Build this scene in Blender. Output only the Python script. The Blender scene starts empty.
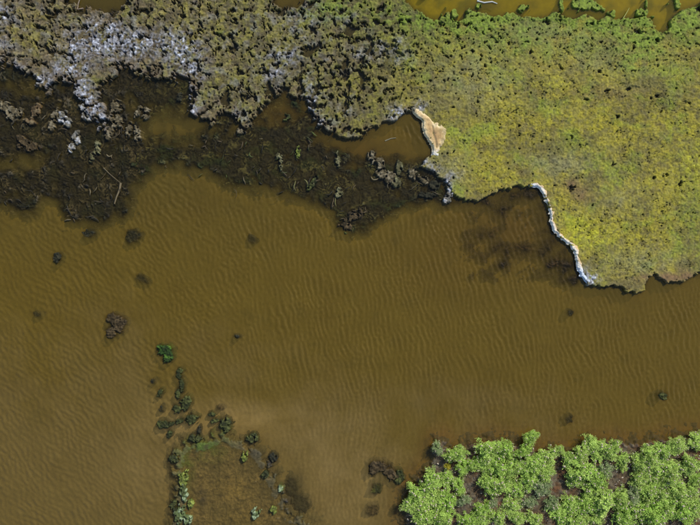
import bpy, math, random
import numpy as np
from mathutils import Vector

# ------------------------------------------------------------------ camera, sky, sun, exposure
S = 0.025            # metres per unit of the survey grid (one unit = 2.5 cm)
H = 15.0             # drone height above the water
scene = bpy.context.scene
cam_d = bpy.data.cameras.new('camera'); cam = bpy.data.objects.new('camera', cam_d)
scene.collection.objects.link(cam); scene.camera = cam
cam.location = (0, 0, H); cam.rotation_euler = (0, 0, 0)
cam_d.sensor_width = 36.0; cam_d.lens = 36.0 * H / (700 * S)
cam_d.clip_start = 0.1; cam_d.clip_end = 6000

SUN_AZ, SUN_EL = math.radians(40), math.radians(41)     # azimuth clockwise from the top of the picture
world = bpy.data.worlds.new('World'); scene.world = world; world.use_nodes = True
wn = world.node_tree.nodes; wl = world.node_tree.links
sky = wn.new('ShaderNodeTexSky'); sky.sky_type = 'NISHITA'; sky.sun_disc = False
sky.sun_elevation = SUN_EL; sky.sun_rotation = SUN_AZ
bg = wn['Background']; bg.inputs['Strength'].default_value = 0.14
wl.new(sky.outputs[0], bg.inputs['Color'])
sd = bpy.data.lights.new('sun', 'SUN'); sun = bpy.data.objects.new('sun', sd)
scene.collection.objects.link(sun)
sd.energy = 4.1; sd.angle = math.radians(0.6); sd.color = (1.0, 0.95, 0.86)
sv = Vector((math.sin(SUN_AZ) * math.cos(SUN_EL), math.cos(SUN_AZ) * math.cos(SUN_EL), math.sin(SUN_EL)))
sun.rotation_euler = (-sv).to_track_quat('-Z', 'Y').to_euler(); sun.location = sv * 30
vs = scene.view_settings
vs.view_transform = 'Standard'; vs.look = 'None'; vs.exposure = 0.16; vs.gamma = 1.0; vs.use_curve_mapping = False

# ------------------------------------------------------------------ helpers
RNG = np.random.default_rng(11); random.seed(5)
PERM = np.random.default_rng(3).permutation(256); PERM = np.concatenate([PERM, PERM, PERM]).astype(np.int32)
RV = np.random.default_rng(4).random(256).astype(np.float32)
GA = np.random.default_rng(6).random(256) * 2 * np.pi
GX, GY = np.cos(GA).astype(np.float32), np.sin(GA).astype(np.float32)

def lin(r, g, b):
    f = lambda c: c / 12.92 if c <= 0.04045 else ((c + 0.055) / 1.055) ** 2.4
    return np.array([f(r / 255), f(g / 255), f(b / 255)], np.float32)
def sm(a, b, x):
    t = np.clip((x - a) / (b - a), 0, 1); return t * t * (3 - 2 * t)
def hsh(i, j, s): return PERM[(PERM[(i + s * 37) & 255] + (j & 255)) & 511 & 255]
def perlin(x, y, s=0):
    x = np.asarray(x, np.float32); y = np.asarray(y, np.float32)
    i = np.floor(x).astype(np.int32); j = np.floor(y).astype(np.int32); u = x - i; v = y - j
    def g(a, b):
        k = hsh(i + a, j + b, s); return GX[k] * (u - a) + GY[k] * (v - b)
    fu = u * u * u * (u * (u * 6 - 15) + 10); fv = v * v * v * (v * (v * 6 - 15) + 10)
    a = g(0, 0) * (1 - fu) + g(1, 0) * fu; b = g(0, 1) * (1 - fu) + g(1, 1) * fu
    return (a * (1 - fv) + b * fv) * 1.5
def fbm(x, y, sc, o=3, s=0, gain=0.55):
    t = 0; a = 1.0; n = 0; f = 1.0 / sc
    for k in range(o):
        t = t + a * perlin(x * f + k * 13.7, y * f - k * 7.3, s + k); n += a; a *= gain; f *= 2.03
    return t / n * 1.3
def worley(x, y, sc, s=0):
    x = np.asarray(x, np.float32) / sc; y = np.asarray(y, np.float32) / sc
    i = np.floor(x).astype(np.int32); j = np.floor(y).astype(np.int32)
    f1 = np.full(x.shape, 9, np.float32); idr = np.zeros(x.shape, np.float32)
    for a in (-1, 0, 1):
        for b in (-1, 0, 1):
            k = hsh(i + a, j + b, s); k2 = PERM[k + 91]
            d = (i + a + RV[k] - x) ** 2 + (j + b + RV[k2] - y) ** 2
            m = d < f1; f1 = np.where(m, d, f1); idr = np.where(m, RV[PERM[k + 17]], idr)
    return np.sqrt(f1), idr
def sdf_poly(x, y, P):
    P = np.array(P, np.float32); Q = np.roll(P, -1, 0)
    d = np.full(x.shape, 1e9, np.float32); ins = np.zeros(x.shape, bool)
    for (ax, ay), (bx, by) in zip(P, Q):
        ex, ey = bx - ax, by - ay; wx, wy = x - ax, y - ay
        t = np.clip((wx * ex + wy * ey) / (ex * ex + ey * ey + 1e-9), 0, 1)
        d = np.minimum(d, (wx - ex * t) ** 2 + (wy - ey * t) ** 2)
        c = ((ay > y) != (by > y))
        if ey != 0: ins ^= c & (x < ex * (y - ay) / ey + ax)
    d = np.sqrt(d); return np.where(ins, d, -d)
def sdf_line(x, y, P):
    d = np.full(x.shape, 1e9, np.float32)
    for (ax, ay), (bx, by) in zip(P[:-1], P[1:]):
        ex, ey = bx - ax, by - ay; wx, wy = x - ax, y - ay
        t = np.clip((wx * ex + wy * ey) / (ex * ex + ey * ey + 1e-9), 0, 1)
        d = np.minimum(d, (wx - ex * t) ** 2 + (wy - ey * t) ** 2)
    return np.sqrt(d)
def blobs(x, y, L):
    t = np.zeros(x.shape, np.float32)
    for cx, cy, rx, ry, a in L:
        t += a * np.exp(-(((x - cx) / rx) ** 2 + ((y - cy) / ry) ** 2))
    return t
def mix(a, b, t):
    t = np.asarray(t, np.float32)[..., None]; return a * (1 - t) + b * t
def axis(lo, hi, step, far=0, growth=1.18, mx=1e9):
    c = list(np.arange(lo, hi + step * .5, step)); st = step; r = []; v = c[-1]
    while v < hi + far: st = min(st * growth, mx); v += st; r.append(v)
    l = []; st = step; v = c[0]
    while v > lo - far: st = min(st * growth, mx); v -= st; l.append(v)
    return np.array(l[::-1] + c + r, np.float32)
def W(x, y, z=0.0): return ((x - 350) * S, (262.5 - y) * S, z)

def fast_mesh(name, V, F, col=None):
    me = bpy.data.meshes.new(name); n = len(V); m, k = F.shape
    me.vertices.add(n); me.vertices.foreach_set('co', np.ascontiguousarray(V, np.float32).ravel())
    me.loops.add(m * k); me.loops.foreach_set('vertex_index', np.ascontiguousarray(F, np.int32).ravel())
    me.polygons.add(m); me.polygons.foreach_set('loop_start', np.arange(0, m * k, k, dtype=np.int32))
    me.update(calc_edges=True); me.validate()
    me.polygons.foreach_set('use_smooth', np.ones(len(me.polygons), bool))
    if col is not None:
        at = me.color_attributes.new('tone', 'FLOAT_COLOR', 'POINT')
        at.data.foreach_set('color', np.concatenate([col, np.ones((n, 1))], 1).astype(np.float32).ravel())
    return me
def obj(name, me, mat, parent=None):
    o = bpy.data.objects.new(name, me); scene.collection.objects.link(o)
    if mat and not me.materials: me.materials.append(mat)
    if parent: o.parent = parent
    return o
def tag(o, label=None, cat=None, group=None, kind=None):
    if label: o['label'] = label
    if cat: o['category'] = cat
    if group: o['group'] = group
    if kind: o['kind'] = kind
    return o
def grid_faces(ny, nx):
    I = np.arange(ny * nx).reshape(ny, nx)
    return np.stack([I[1:, :-1], I[1:, 1:], I[:-1, 1:], I[:-1, :-1]], -1).reshape(-1, 4)   # +z up with y down
TOP = np.full((646, 821), -.26, np.float32)                         # highest surface on a one-unit raster, for the water depth
def note_top(X, Y, Z):
    i = np.round(Y + 60).astype(int).ravel(); j = np.round(X + 60).astype(int).ravel(); z = Z.ravel()
    k = (i >= 0) & (i < 646) & (j >= 0) & (j < 821); np.maximum.at(TOP, (i[k], j[k]), z[k].astype(np.float32))
def field_obj(name, X, Y, Z, C, keepv, mat, facemask=None):
    """heightfield from grid arrays (survey units), faces kept where keepv; the object sits at its own middle"""
    ny, nx = X.shape; F = grid_faces(ny, nx); k = keepv.ravel()[F].any(1)
    if facemask is not None: k &= facemask.ravel()[F[:, 3]]
    F = F[k]; u = np.unique(F); note_top(X.ravel()[u], Y.ravel()[u], Z.ravel()[u])
    if len(F) == 0: return None
    u, inv = np.unique(F, return_inverse=True); F = inv.reshape(-1, 4)
    V = np.stack([(X.ravel()[u] - 350) * S, (262.5 - Y.ravel()[u]) * S, Z.ravel()[u]], 1)
    c = np.array([V[:, 0].mean(), V[:, 1].mean(), 0.0]); V = V - c
    o = obj(name, fast_mesh(name, V, F, C.reshape(-1, 3)[u]), mat); o.location = c
    return o

# ------------------------------------------------------------------ materials
def new_mat(name):
    m = bpy.data.materials.new(name); m.use_nodes = True
    nt = m.node_tree; return m, nt.nodes, nt.links, nt.nodes['Principled BSDF']
def tone_mat(name, rough=0.85, spec=0.3, grain=120.0, bump=0.35, var=0.35, bdist=0.01, tint=None):
    """base colour from the 'tone' attribute, broken up by procedural grain"""
    m, N, L, b = new_mat(name)
    if tint is None:
        at = N.new('ShaderNodeAttribute'); at.attribute_name = 'tone'; csrc = at.outputs['Color']
    else:
        rg = N.new('ShaderNodeRGB'); rg.outputs[0].default_value = (*tint, 1); csrc = rg.outputs[0]
    tc = N.new('ShaderNodeTexCoord')
    n1 = N.new('ShaderNodeTexNoise'); n1.inputs['Scale'].default_value = grain; n1.inputs['Detail'].default_value = 4
    n1.inputs['Roughness'].default_value = .65
    L.new(tc.outputs['Object'], n1.inputs['Vector'])
    mr = N.new('ShaderNodeMapRange'); mr.inputs['From Min'].default_value = .25; mr.inputs['From Max'].default_value = .75
    mr.inputs['To Min'].default_value = 1 - var; mr.inputs['To Max'].default_value = 1 + var
    L.new(n1.outputs['Fac'], mr.inputs['Value'])
    mx = N.new('ShaderNodeVectorMath'); mx.operation = 'SCALE'
    L.new(csrc, mx.inputs[0]); L.new(mr.outputs[0], mx.inputs['Scale'])
    L.new(mx.outputs[0], b.inputs['Base Color'])
    b.inputs['Roughness'].default_value = rough; b.inputs['Specular IOR Level'].default_value = spec
    if bump:
        bp = N.new('ShaderNodeBump'); bp.inputs['Strength'].default_value = bump; bp.inputs['Distance'].default_value = bdist
        L.new(n1.outputs['Fac'], bp.inputs['Height']); L.new(bp.outputs[0], b.inputs['Normal'])
    return m
M_BED = tone_mat('lagoon_mud', .9, .2, 9, .3, .22, .02)
M_MAT = tone_mat('dry_algae', .9, .2, 55, .5, .30, .012)
M_WEED = tone_mat('wet_weed', .75, .15, 60, .4, .4, .008)
M_FOAM = tone_mat('dried_foam_crust', .9, .2, 40, .4, .10, .006)
M_MUD = tone_mat('bank_mud', .85, .25, 30, .6, .35, .02)
M_TUFT = tone_mat('wet_tuft', .8, .12, 70, .6, .4, .01)
M_STRAND = tone_mat('strand', .7, .3, 60, 0, .3)

def water_mat():
    m, N, L, b = new_mat('turbid_water'); N.remove(b); out = N['Material Output']
    tc = N.new('ShaderNodeTexCoord')
    ns = N.new('ShaderNodeTexNoise'); ns.inputs['Scale'].default_value = 22; ns.inputs['Detail'].default_value = 3
    mp = N.new('ShaderNodeMapping'); mp.inputs['Scale'].default_value = (1.5, .7, 1); mp.inputs['Rotation'].default_value = (0, 0, .3)
    L.new(tc.outputs['Object'], mp.inputs[0]); L.new(mp.outputs[0], ns.inputs['Vector'])
    bp = N.new('ShaderNodeBump'); bp.inputs['Strength'].default_value = .10; bp.inputs['Distance'].default_value = .01
    L.new(ns.outputs['Fac'], bp.inputs['Height'])
    df = N.new('ShaderNodeBsdfDiffuse'); sa_ = N.new('ShaderNodeAttribute'); sa_.attribute_name = 'tone'; L.new(sa_.outputs['Color'], df.inputs['Color']); L.new(bp.outputs[0], df.inputs['Normal'])
    tr = N.new('ShaderNodeBsdfTransparent'); tr.inputs['Color'].default_value = (.90, .85, .66, 1)
    # suspended silt hides more the deeper the water is: 1 - exp(-k * depth)
    at = N.new('ShaderNodeAttribute'); at.attribute_name = 'depth'
    ex = N.new('ShaderNodeMath'); ex.operation = 'POWER'; ex.inputs[0].default_value = math.exp(-SILT_K); L.new(at.outputs['Fac'], ex.inputs[1])
    iv = N.new('ShaderNodeMath'); iv.operation = 'SUBTRACT'; iv.inputs[0].default_value = 1; L.new(ex.outputs[0], iv.inputs[1])
    m1 = N.new('ShaderNodeMixShader'); L.new(iv.outputs[0], m1.inputs[0])
    L.new(tr.outputs[0], m1.inputs[1]); L.new(df.outputs[0], m1.inputs[2])
    gl = N.new('ShaderNodeBsdfGlossy'); gl.inputs['Roughness'].default_value = .08; L.new(bp.outputs[0], gl.inputs['Normal'])
    lw = N.new('ShaderNodeLayerWeight'); lw.inputs['Blend'].default_value = .5; L.new(bp.outputs[0], lw.inputs['Normal'])
    pw = N.new('ShaderNodeMath'); pw.operation = 'POWER'; pw.inputs[1].default_value = 5; L.new(lw.outputs['Facing'], pw.inputs[0])
    fr = N.new('ShaderNodeMath'); fr.operation = 'MULTIPLY_ADD'; fr.inputs[1].default_value = .98; fr.inputs[2].default_value = .02; L.new(pw.outputs[0], fr.inputs[0])   # Schlick, water
    m2 = N.new('ShaderNodeMixShader'); L.new(fr.outputs[0], m2.inputs[0]); L.new(m1.outputs[0], m2.inputs[1]); L.new(gl.outputs[0], m2.inputs[2])
    L.new(m2.outputs[0], out.inputs['Surface']); return m
SILT_K = 3.0
M_WATER = water_mat()

# ------------------------------------------------------------------ outlines of the place (survey units)
MAT = [(-2600, 60), (-300, 70), (-60, 66), (0, 63), (14, 66), (28, 74), (40, 88), (48, 96), (54, 86), (66, 77), (72, 84), (80, 98), (88, 112), (96, 122), (104, 134),
       (110, 130), (108, 112), (104, 96), (108, 82), (118, 72), (130, 70), (145, 75), (160, 80), (178, 78), (188, 85), (197, 89), (190, 98), (186, 105),
       (193, 113), (205, 120), (212, 124), (221, 114), (232, 112), (236, 123), (243, 129), (251, 122), (262, 112), (270, 98), (283, 95), (297, 100),
       (305, 104), (310, 116), (318, 124), (325, 131), (340, 136), (355, 139), (370, 132), (385, 125), (396, 122), (405, 113), (412, 110), (420, 120), (424, 130),
       (430, 142), (433, 152), (425, 158), (418, 168), (430, 172), (445, 183), (452, 195), (460, 201), (475, 203), (490, 196), (505, 191), (520, 188),
       (535, 186), (541, 192), (548, 208), (550, 222), (556, 236), (568, 246), (574, 255), (578, 270), (585, 286), (600, 288), (612, 286), (622, 290),
       (634, 294), (645, 290), (648, 278), (655, 277), (665, 283), (680, 284), (694, 276), (704, 270), (760, 268), (900, 280), (1500, 250), (2600, 300), (2600, -2600), (-2600, -2600)]
POND = [(396, -60), (404, -4), (412, 8), (423, 12), (430, 19), (437, 21), (444, 13), (448, 12), (454, 20), (462, 20), (466, 8), (474, 10), (484, 14),
        (495, 15), (505, 13), (515, 13), (525, 18), (545, 15), (556, 11), (560, 16), (575, 17), (583, 13), (590, 17), (597, 21), (606, 15), (614, 20),
        (625, 17), (635, 17), (645, 15), (652, 22), (656, 31), (664, 33), (668, 22), (675, 12), (685, 8), (700, 3), (740, -20), (760, -60), (700, -130), (480, -120)]
GAPS = [[(66, -20), (70, 2), (80, 7), (92, 8), (104, 11), (118, 11), (126, 4), (128, -20)], [(268, -20), (276, 2), (286, 8), (298, 6), (305, -3), (300, -20)]]
WEED = [(-400, 90), (-60, 60), (0, 60), (100, 60), (200, 75), (300, 95), (340, 130), (425, 150), (445, 180), (456, 200), (446, 207), (430, 203), (415, 206), (402, 211), (384, 220), (370, 230),
        (350, 236), (338, 228), (332, 214), (320, 205), (290, 198), (266, 189), (254, 192), (232, 185), (202, 172), (178, 165), (160, 167), (142, 180),
        (132, 192), (133, 211), (124, 216), (105, 223), (86, 226), (66, 220), (56, 206), (46, 199), (38, 210), (20, 217), (2, 206), (-60, 214), (-400, 220)]
SHOAL = [(166, 470), (170, 448), (184, 434), (198, 437), (214, 429), (221, 419), (234, 432), (250, 436), (262, 445), (270, 455), (277, 468), (283, 482), (289, 496),
         (296, 509), (310, 515), (326, 530), (345, 560), (340, 640), (250, 690), (150, 640), (160, 560), (168, 510), (171, 490)]
BANK = [(400, 700), (396, 560), (400, 505), (402, 490), (410, 478), (424, 467), (430, 450), (434, 437), (445, 435), (453, 446), (470, 440), (490, 436), (520, 440), (545, 450),
        (570, 448), (590, 440), (610, 438), (640, 440), (670, 433), (700, 430), (760, 428), (1000, 440), (2400, 420), (2400, 2400), (500, 2400)]
FOAM_A = [(412, 108), (419, 110), (425, 114), (429, 117), (432, 121), (434, 124), (437, 123.5), (441, 126), (444.5, 130), (446.5, 135), (445, 141), (441, 146), (439, 151), (438, 157), (432, 157), (432.5, 149), (430, 143), (425, 136), (422.5, 130), (422.5, 122), (420, 119), (414, 114)]
FOAM_B = [(529, 185), (536, 186.5), (541, 190), (544, 198), (547.5, 206), (549.5, 214), (549.5, 222), (554, 232), (562, 239.5), (570, 245), (574.5, 251), (575, 260), (578, 268), (580, 275), (586, 282)]

# ------------------------------------------------------------------ lagoon bed
ax = axis(-60, 760, 3.4, 40000, 1.3); ay = axis(-60, 585, 3.4, 40000, 1.3)
X, Y = np.meshgrid(ax, ay)
weed_d = sdf_poly(X, Y, WEED); mat_d = sdf_poly(X, Y, MAT); pond_d = sdf_poly(X, Y, POND); shoal_d = sdf_poly(X, Y, SHOAL); bank_d = sdf_poly(X, Y, BANK)
n1 = fbm(X, Y, 60, 4, 21); n2 = fbm(X, Y, 14, 3, 25)
C = mix(lin(102, 84, 28), lin(112, 94, 50), sm(300, 480, Y + 40 * n1 - (X - 300) * .12))
C = mix(C, lin(86, 72, 26), sm(260, 120, Y) * sm(420, 150, X) * .8)
C = mix(C, lin(92, 74, 24), sm(.0, .6, n1) * .6); C = mix(C, lin(70, 62, 34), sm(.15, .7, fbm(X, Y, 22, 3, 29)) * .45)
C = mix(C, lin(168, 146, 106), np.clip(blobs(X, Y, [(230, 420, 60, 16, .8), (330, 480, 60, 60, .45), (150, 470, 50, 40, .4), (165, 420, 30, 20, .5), (360, 500, 30, 40, .3)]), 0, 1) * (.75 + .4 * n2))
C = mix(C, lin(66, 44, 18), sm(-26, 10, mat_d - 8 * n2) * sm(-10, 8, weed_d + 300 * (X > 440)) * .8)
C = mix(C, lin(84, 62, 28), np.clip(blobs(X, Y, [(520, 225, 60, 28, .9), (570, 262, 14, 25, .8), (278, 112, 18, 14, .9), (360, 150, 60, 14, .6), (345, 165, 30, 12, .6)]), 0, 1))
C = mix(C, lin(40, 36, 26), np.clip(blobs(X, Y, [(505, 212, 10, 6, .8), (480, 232, 14, 9, .6), (520, 250, 22, 7, .9), (505, 264, 12, 5, .9), (548, 236, 8, 12, .7), (560, 268, 16, 12, .7), (535, 196, 30, 5, .8),
     (415, 225, 8, 6, .7), (395, 242, 5, 5, .8), (396, 228, 5, 5, .5), (446, 262, 7, 4, .6), (428, 215, 7, 6, .6), (295, 490, 9, 22, .9), (302, 508, 10, 14, .9), (100, 445, 18, 10, .25), (158, 490, 10, 12, .35)]) * (.8 + 1.3 * n2), 0, 1))
C = mix(C, lin(52, 44, 22), sm(-.25, .5, n2 + .4 * fbm(X, Y, 26, 2, 31)) * sm(-6, 6, weed_d) * .65)
C = mix(C, lin(108, 78, 44), sm(-18, 2, bank_d + 5 * n2) * .75)
C = mix(C, lin(50, 46, 36), sm(.1, .5, n2) * sm(-20, 0, bank_d) * .6)
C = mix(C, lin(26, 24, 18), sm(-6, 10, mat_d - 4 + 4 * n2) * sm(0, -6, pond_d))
C = mix(C, mix(np.broadcast_to(lin(138, 122, 14), X.shape + (3,)), lin(96, 92, 28), sm(-.1, .5, n2 + .5 * n1)), sm(-8, 2, pond_d) )
C = mix(C, lin(54, 50, 36), np.clip(blobs(X, Y, [(484, 4, 18, 7, 1.1), (530, 2, 12, 6, .5), (590, 13, 10, 3, .7), (664, 6, 10, 3, .6), (562, 8, 3, 9, .5)]), 0, 1) * sm(-8, 2, pond_d))
Z = -.26 + .03 * n1 + .02 * n2 + .14 * sm(-4, 6, pond_d) + .10 * np.clip(blobs(X, Y, [(230, 430, 70, 20, 1), (250, 490, 60, 50, 1)]), 0, 1) + .16 * sm(-30, 5, bank_d) 
V = np.stack([(X - 350) * S, (262.5 - Y) * S, Z], -1).reshape(-1, 3)
inx = (ax >= -60) & (ax <= 760.1); iny = (ay >= -60) & (ay <= 585.1); Zi = Z[np.ix_(iny, inx)]
Zi = np.stack([np.interp(np.arange(-60, 761), ax[inx], row) for row in Zi]); TOP = np.stack([np.interp(np.arange(-60, 586), ay[iny], c) for c in Zi.T], 1).astype(np.float32)
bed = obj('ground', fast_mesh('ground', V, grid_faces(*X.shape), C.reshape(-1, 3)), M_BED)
tag(bed, 'olive brown muddy lagoon bed under the shallow water', 'ground', kind='structure')

# ------------------------------------------------------------------ water with wind ripples
ax = axis(-12, 712, 1.05, 40000, 1.3); ay = np.concatenate([axis(-40, 92, 3.0, 0), axis(95, 540, 1.05, 0)])
ay = np.concatenate([-40 - np.cumsum(3 * 1.3 ** np.arange(1, 36))[::-1], ay, 541 + np.cumsum(1.3 ** np.arange(1, 40))]).astype(np.float32)
X, Y = np.meshgrid(ax, ay)
def waves(mean, spread, lam, n, seed):
    r = np.random.default_rng(seed); t = np.zeros(X.shape, np.float32)
    wx = X + 5 * fbm(X, Y, 55, 2, seed); wy = Y + 5 * fbm(X, Y, 55, 2, seed + 9)
    for k in range(n):
        a = mean + r.normal() * spread; l = lam * math.exp(r.normal() * .28); kk = 2 * math.pi / l
        t += (l / lam) * np.cos(kk * (wx * math.cos(a) + wy * math.sin(a)) + r.random() * 6.28).astype(np.float32)
    return t / math.sqrt(n / 2)
near = ((X > -60) & (X < 760) & (Y > -60) & (Y < 585)).astype(np.float32)
wl_ = sm(330, 120, X + 60 * fbm(X, Y, 120, 2, 70))
rp = waves(-.50, .40, 4.7, 44, 41) * wl_ + (1 - wl_) * (waves(-.14, .28, 4.6, 44, 42) * sm(470, 360, Y) + waves(.16, .30, 4.5, 40, 43) * sm(360, 470, Y))
rp = rp + .4 * waves(.3, .8, 4.2, 20, 44)
amp = (.40 + .60 * sm(-.35, .4, fbm(X, Y, 48, 3, 77)))
calm = sm(4, -14, sdf_poly(X, Y, WEED)) * sm(2, -25, sdf_poly(X, Y, MAT)) * sm(0, -12, sdf_poly(X, Y, POND)) * (1 - .75 * np.clip(blobs(X, Y, [(240, 480, 55, 50, 1.2)]), 0, 1))
rp = np.exp(np.clip(rp, -3, 2.4) * .45) / .45 - 1 / .45
rp = rp * amp * (.03 + .97 * calm) * near
rp = 1.25 * np.tanh(rp / 1.25); Z = (rp * (.0100 - .0008 * wl_)).astype(np.float32); lean = rp * (.22 - .12 * wl_)           # wind-driven fronts lean over
V = np.stack([(X + .92 * lean - 350) * S, (262.5 - (Y - .38 * lean)) * S, Z], -1).reshape(-1, 3)
WX, WY = X, Y
nA = fbm(X, Y, 90, 3, 101); nB = fbm(X, Y, 24, 3, 105)               # silt stirred up in plumes: golden in the channel, khaki over the flats
C = mix(np.broadcast_to(lin(97, 81, 29), X.shape + (3,)), lin(103, 87, 45), sm(.25, .75, (Y - 230) / 300 + .25 * nA + .12 * nB - (X - 200) * .0007))
C = mix(C, lin(84, 72, 30), sm(290, 170, Y + 30 * nA) * sm(420, 120, X) * .8)
C = mix(C, lin(88, 70, 25), np.clip(blobs(X, Y, [(520, 235, 70, 40, .8), (360, 150, 70, 25, .8), (280, 115, 30, 20, .9), (440, 260, 60, 40, .4)]), 0, 1))
C = mix(C, lin(136, 116, 74), np.clip(blobs(X, Y, [(240, 412, 50, 10, .4), (300, 430, 40, 18, .25), (150, 470, 40, 40, .2), (345, 480, 40, 60, .3), (200, 430, 40, 14, .4)]) * (.9 + .8 * nB), 0, 1))
C = mix(C, lin(120, 106, 16), sm(-4, 3, sdf_poly(X, Y, POND)))
C = C * (1 + .10 * nB)[..., None]
water = obj('water', fast_mesh('water', V, grid_faces(*X.shape), C.reshape(-1, 3)), M_WATER)
tag(water, 'shallow brown lagoon water with fine wind ripples', 'water', kind='structure')

# ------------------------------------------------------------------ algae mats
ax = axis(-14, 714, .58, 1500, 1.15, 14)
ay = np.concatenate([-14 - np.cumsum(np.minimum(.58 * 1.15 ** np.arange(1, 140), 14))[::-1], np.arange(-14, 306, .58)]).astype(np.float32)
X, Y = np.meshgrid(ax, ay)
def coarse(fn, P, X, Y, st=2.0):
    cx = np.arange(X.min() - 4, X.max() + 6, st, dtype=np.float32); cy = np.arange(Y.min() - 4, Y.max() + 6, st, dtype=np.float32)
    G = fn(*np.meshgrid(cx, cy), P); u = (X - cx[0]) / st; v = (Y - cy[0]) / st
    i = np.clip(u.astype(int), 0, len(cx) - 2); j = np.clip(v.astype(int), 0, len(cy) - 2); u = u - i; v = v - j
    return G[j, i] * (1 - u) * (1 - v) + G[j, i + 1] * u * (1 - v) + G[j + 1, i] * (1 - u) * v + G[j + 1, i + 1] * u * v
big = fbm(X, Y, 45, 3, 1); mid = fbm(X, Y, 12, 3, 5); fine = fbm(X, Y, 4.2, 3, 9); tiny = fbm(X, Y, 2.3, 2, 13)
left = sm(455, 345, X + 28 * big + .35 * (Y - 80))                    # 1 on the broken grey side, 0 on the yellow green side
d = coarse(sdf_poly, MAT, X, Y) + (2.2 + 5.0 * left) * mid + (2.2 + 2.6 * left) * fine + 1.0 * tiny
dp = coarse(sdf_poly, POND, X, Y) + 3.0 * mid + 2.0 * fine
isl = blobs(X, Y, [(575, 5, 8, 6, 1), (586, 2, 6, 7, 1), (597, 8, 7, 5, .9), (521, 9, 6, 5, .8), (479, 7, 3, 4, .7), (640, 13, 6, 6, .8), (646, 3, 2, 12, .6), (561, 9, 3, 10, .8), (612, 14, 5, 6, .8), (676, 4, 4, 8, .8), (455, 14, 4, 8, .8)])
d = np.minimum(d, np.maximum(-dp, np.maximum(14 * (isl - .40 + .45 * mid + .30 * fine), 12 * (fbm(X, Y, 15, 3, 191) - .40 - .006 * np.clip(dp, 0, 30)))))
for g in GAPS: d = np.minimum(d, -(sdf_poly(X, Y, g) + 6 * mid + 4 * fine))
keep = d > -2.2
w1, id1 = worley(X + 3 * fine, Y + 3 * mid, 5.4, 1); w2, id2 = worley(X + 1.2 * fine, Y - 1.2 * fine, 2.9, 2); w3, id3 = worley(X, Y, 13, 3)
l1 = np.sqrt(np.clip(1 - w1 * w1, 0, 1)); l2 = np.sqrt(np.clip(1 - w2 * w2, 0, 1)); w4, id4 = worley(X + 4 * mid, Y + 4 * fine, 10.5, 4); l4 = np.sqrt(np.clip(1 - w4 * w4, 0, 1))
sz = sm(-.2, .25, fbm(X, Y, 20, 2, 171)); l1 = l1 * (1 - sz) + l4 * sz                 # small lumps here, broad cushions there
# open cracks and holes: dense on the broken side, a sprinkle of small ones on the whole side
hn = fbm(X + 5 * mid, Y + 3 * fine, 8.5, 3, 33); hs = fbm(X, Y, 4.6, 2, 36)
dens = blobs(X, Y, [(380, 60, 50, 30, .26), (350, 25, 40, 18, .16), (330, 100, 60, 28, .12), (455, 50, 40, 30, .10), (240, 60, 60, 50, .14), (215, 20, 40, 25, .08), (30, 20, 60, 30, .12), (130, 15, 40, 20, .10), (340, 75, 30, 22, .10), (290, 90, 40, 25, .1), (60, 45, 30, 20, .03), (150, 60, 40, 12, -.2), (620, 20, 80, 20, .05), (570, 165, 40, 20, .06)])
dens = dens + .13 * left * sm(22, 3, d) + .07 * left * sm(260, 60, X) * sm(60, 20, Y)
hole = sm(.0, .10, hn - (.48 - dens * 1.10 - .05 * left)) * (.12 + .88 * left)
hole2 = sm(.0, .12, hs + .45 * tiny - (.84 - .16 * sm(130, 40, Y + 20 * big) - .12 * sm(540, 470, X + 20 * mid) - .36 * dens - .10 * sm(.1, .6, big) - .10 * (X > 440) * sm(120, 30, Y)))
for hx, hy, rx, ry in [(638, 33, 6, 2.6), (655, 41, 3, 3), (696, 45, 3, 2.5), (632, 49, 2, 2), (546, 23, 4, 4), (598, 73, 2.4, 2.8), (571, 189, 4.4, 3.4), (571, 137, 2.4, 2.6), (612, 165, 3.4, 2.6), (653, 178, 3, 2.6), (664, 175, 3, 2.4), (679, 184, 3.2, 2.4), (697, 10, 4, 3), (530, 53, 2.4, 2.4), (537, 190, 2, 2), (560, 69, 2, 3), (606, 92, 3, 3), (627, 90, 3, 2), (655, 97, 3, 2), (585, 100, 3, 1.6), (617, 117, 2.2, 2.2)]:
    q = np.sqrt(((X - hx) / rx) ** 2 + ((Y - hy) / ry) ** 2) * 1.3 + .9 * fine + .6 * tiny
    hole2 = np.maximum(hole2, sm(1.0, .6, q))
hole = np.maximum(hole, hole2)
hb = fbm(X + 6 * mid, Y + 5 * fine, 21, 4, 175); gapb = blobs(X, Y, [(372, 47, 10, 7, .5), (392, 62, 14, 8, .4), (345, 38, 12, 8, .35), (303, 72, 9, 6, .35), (330, 74, 9, 7, .3), (285, 10, 12, 7, .5), (118, 10, 14, 6, .4), (310, 50, 8, 5, .3), (395, 40, 10, 6, .3), (350, 65, 12, 6, .3), (20, 28, 14, 7, .25), (55, 38, 10, 6, .25), (130, 28, 14, 6, .25), (255, 40, 8, 6, .2), (245, 85, 10, 8, .3), (225, 100, 8, 8, .25)])
hole = np.maximum(hole, sm(.0, .10, hb + gapb - .47) * left)
net = sm(.075, .015, np.abs(fbm(X + 6 * mid, (Y + 4 * fine) * 1.7, 19, 3, 91))) * sm(-.25, .25, fbm(X, Y, 34, 2, 95) + .25 * sm(140, 60, Y)) * sm(-.2, .2, tiny + .5 * fine) * (1 - left)
trail = blobs(X, Y, [(628, 86, 16, 5, .8), (560, 107, 30, 3, .6), (680, 85, 25, 3, .5), (612, 160, 60, 5, .4), (600, 250, 30, 4, .2)])
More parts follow.
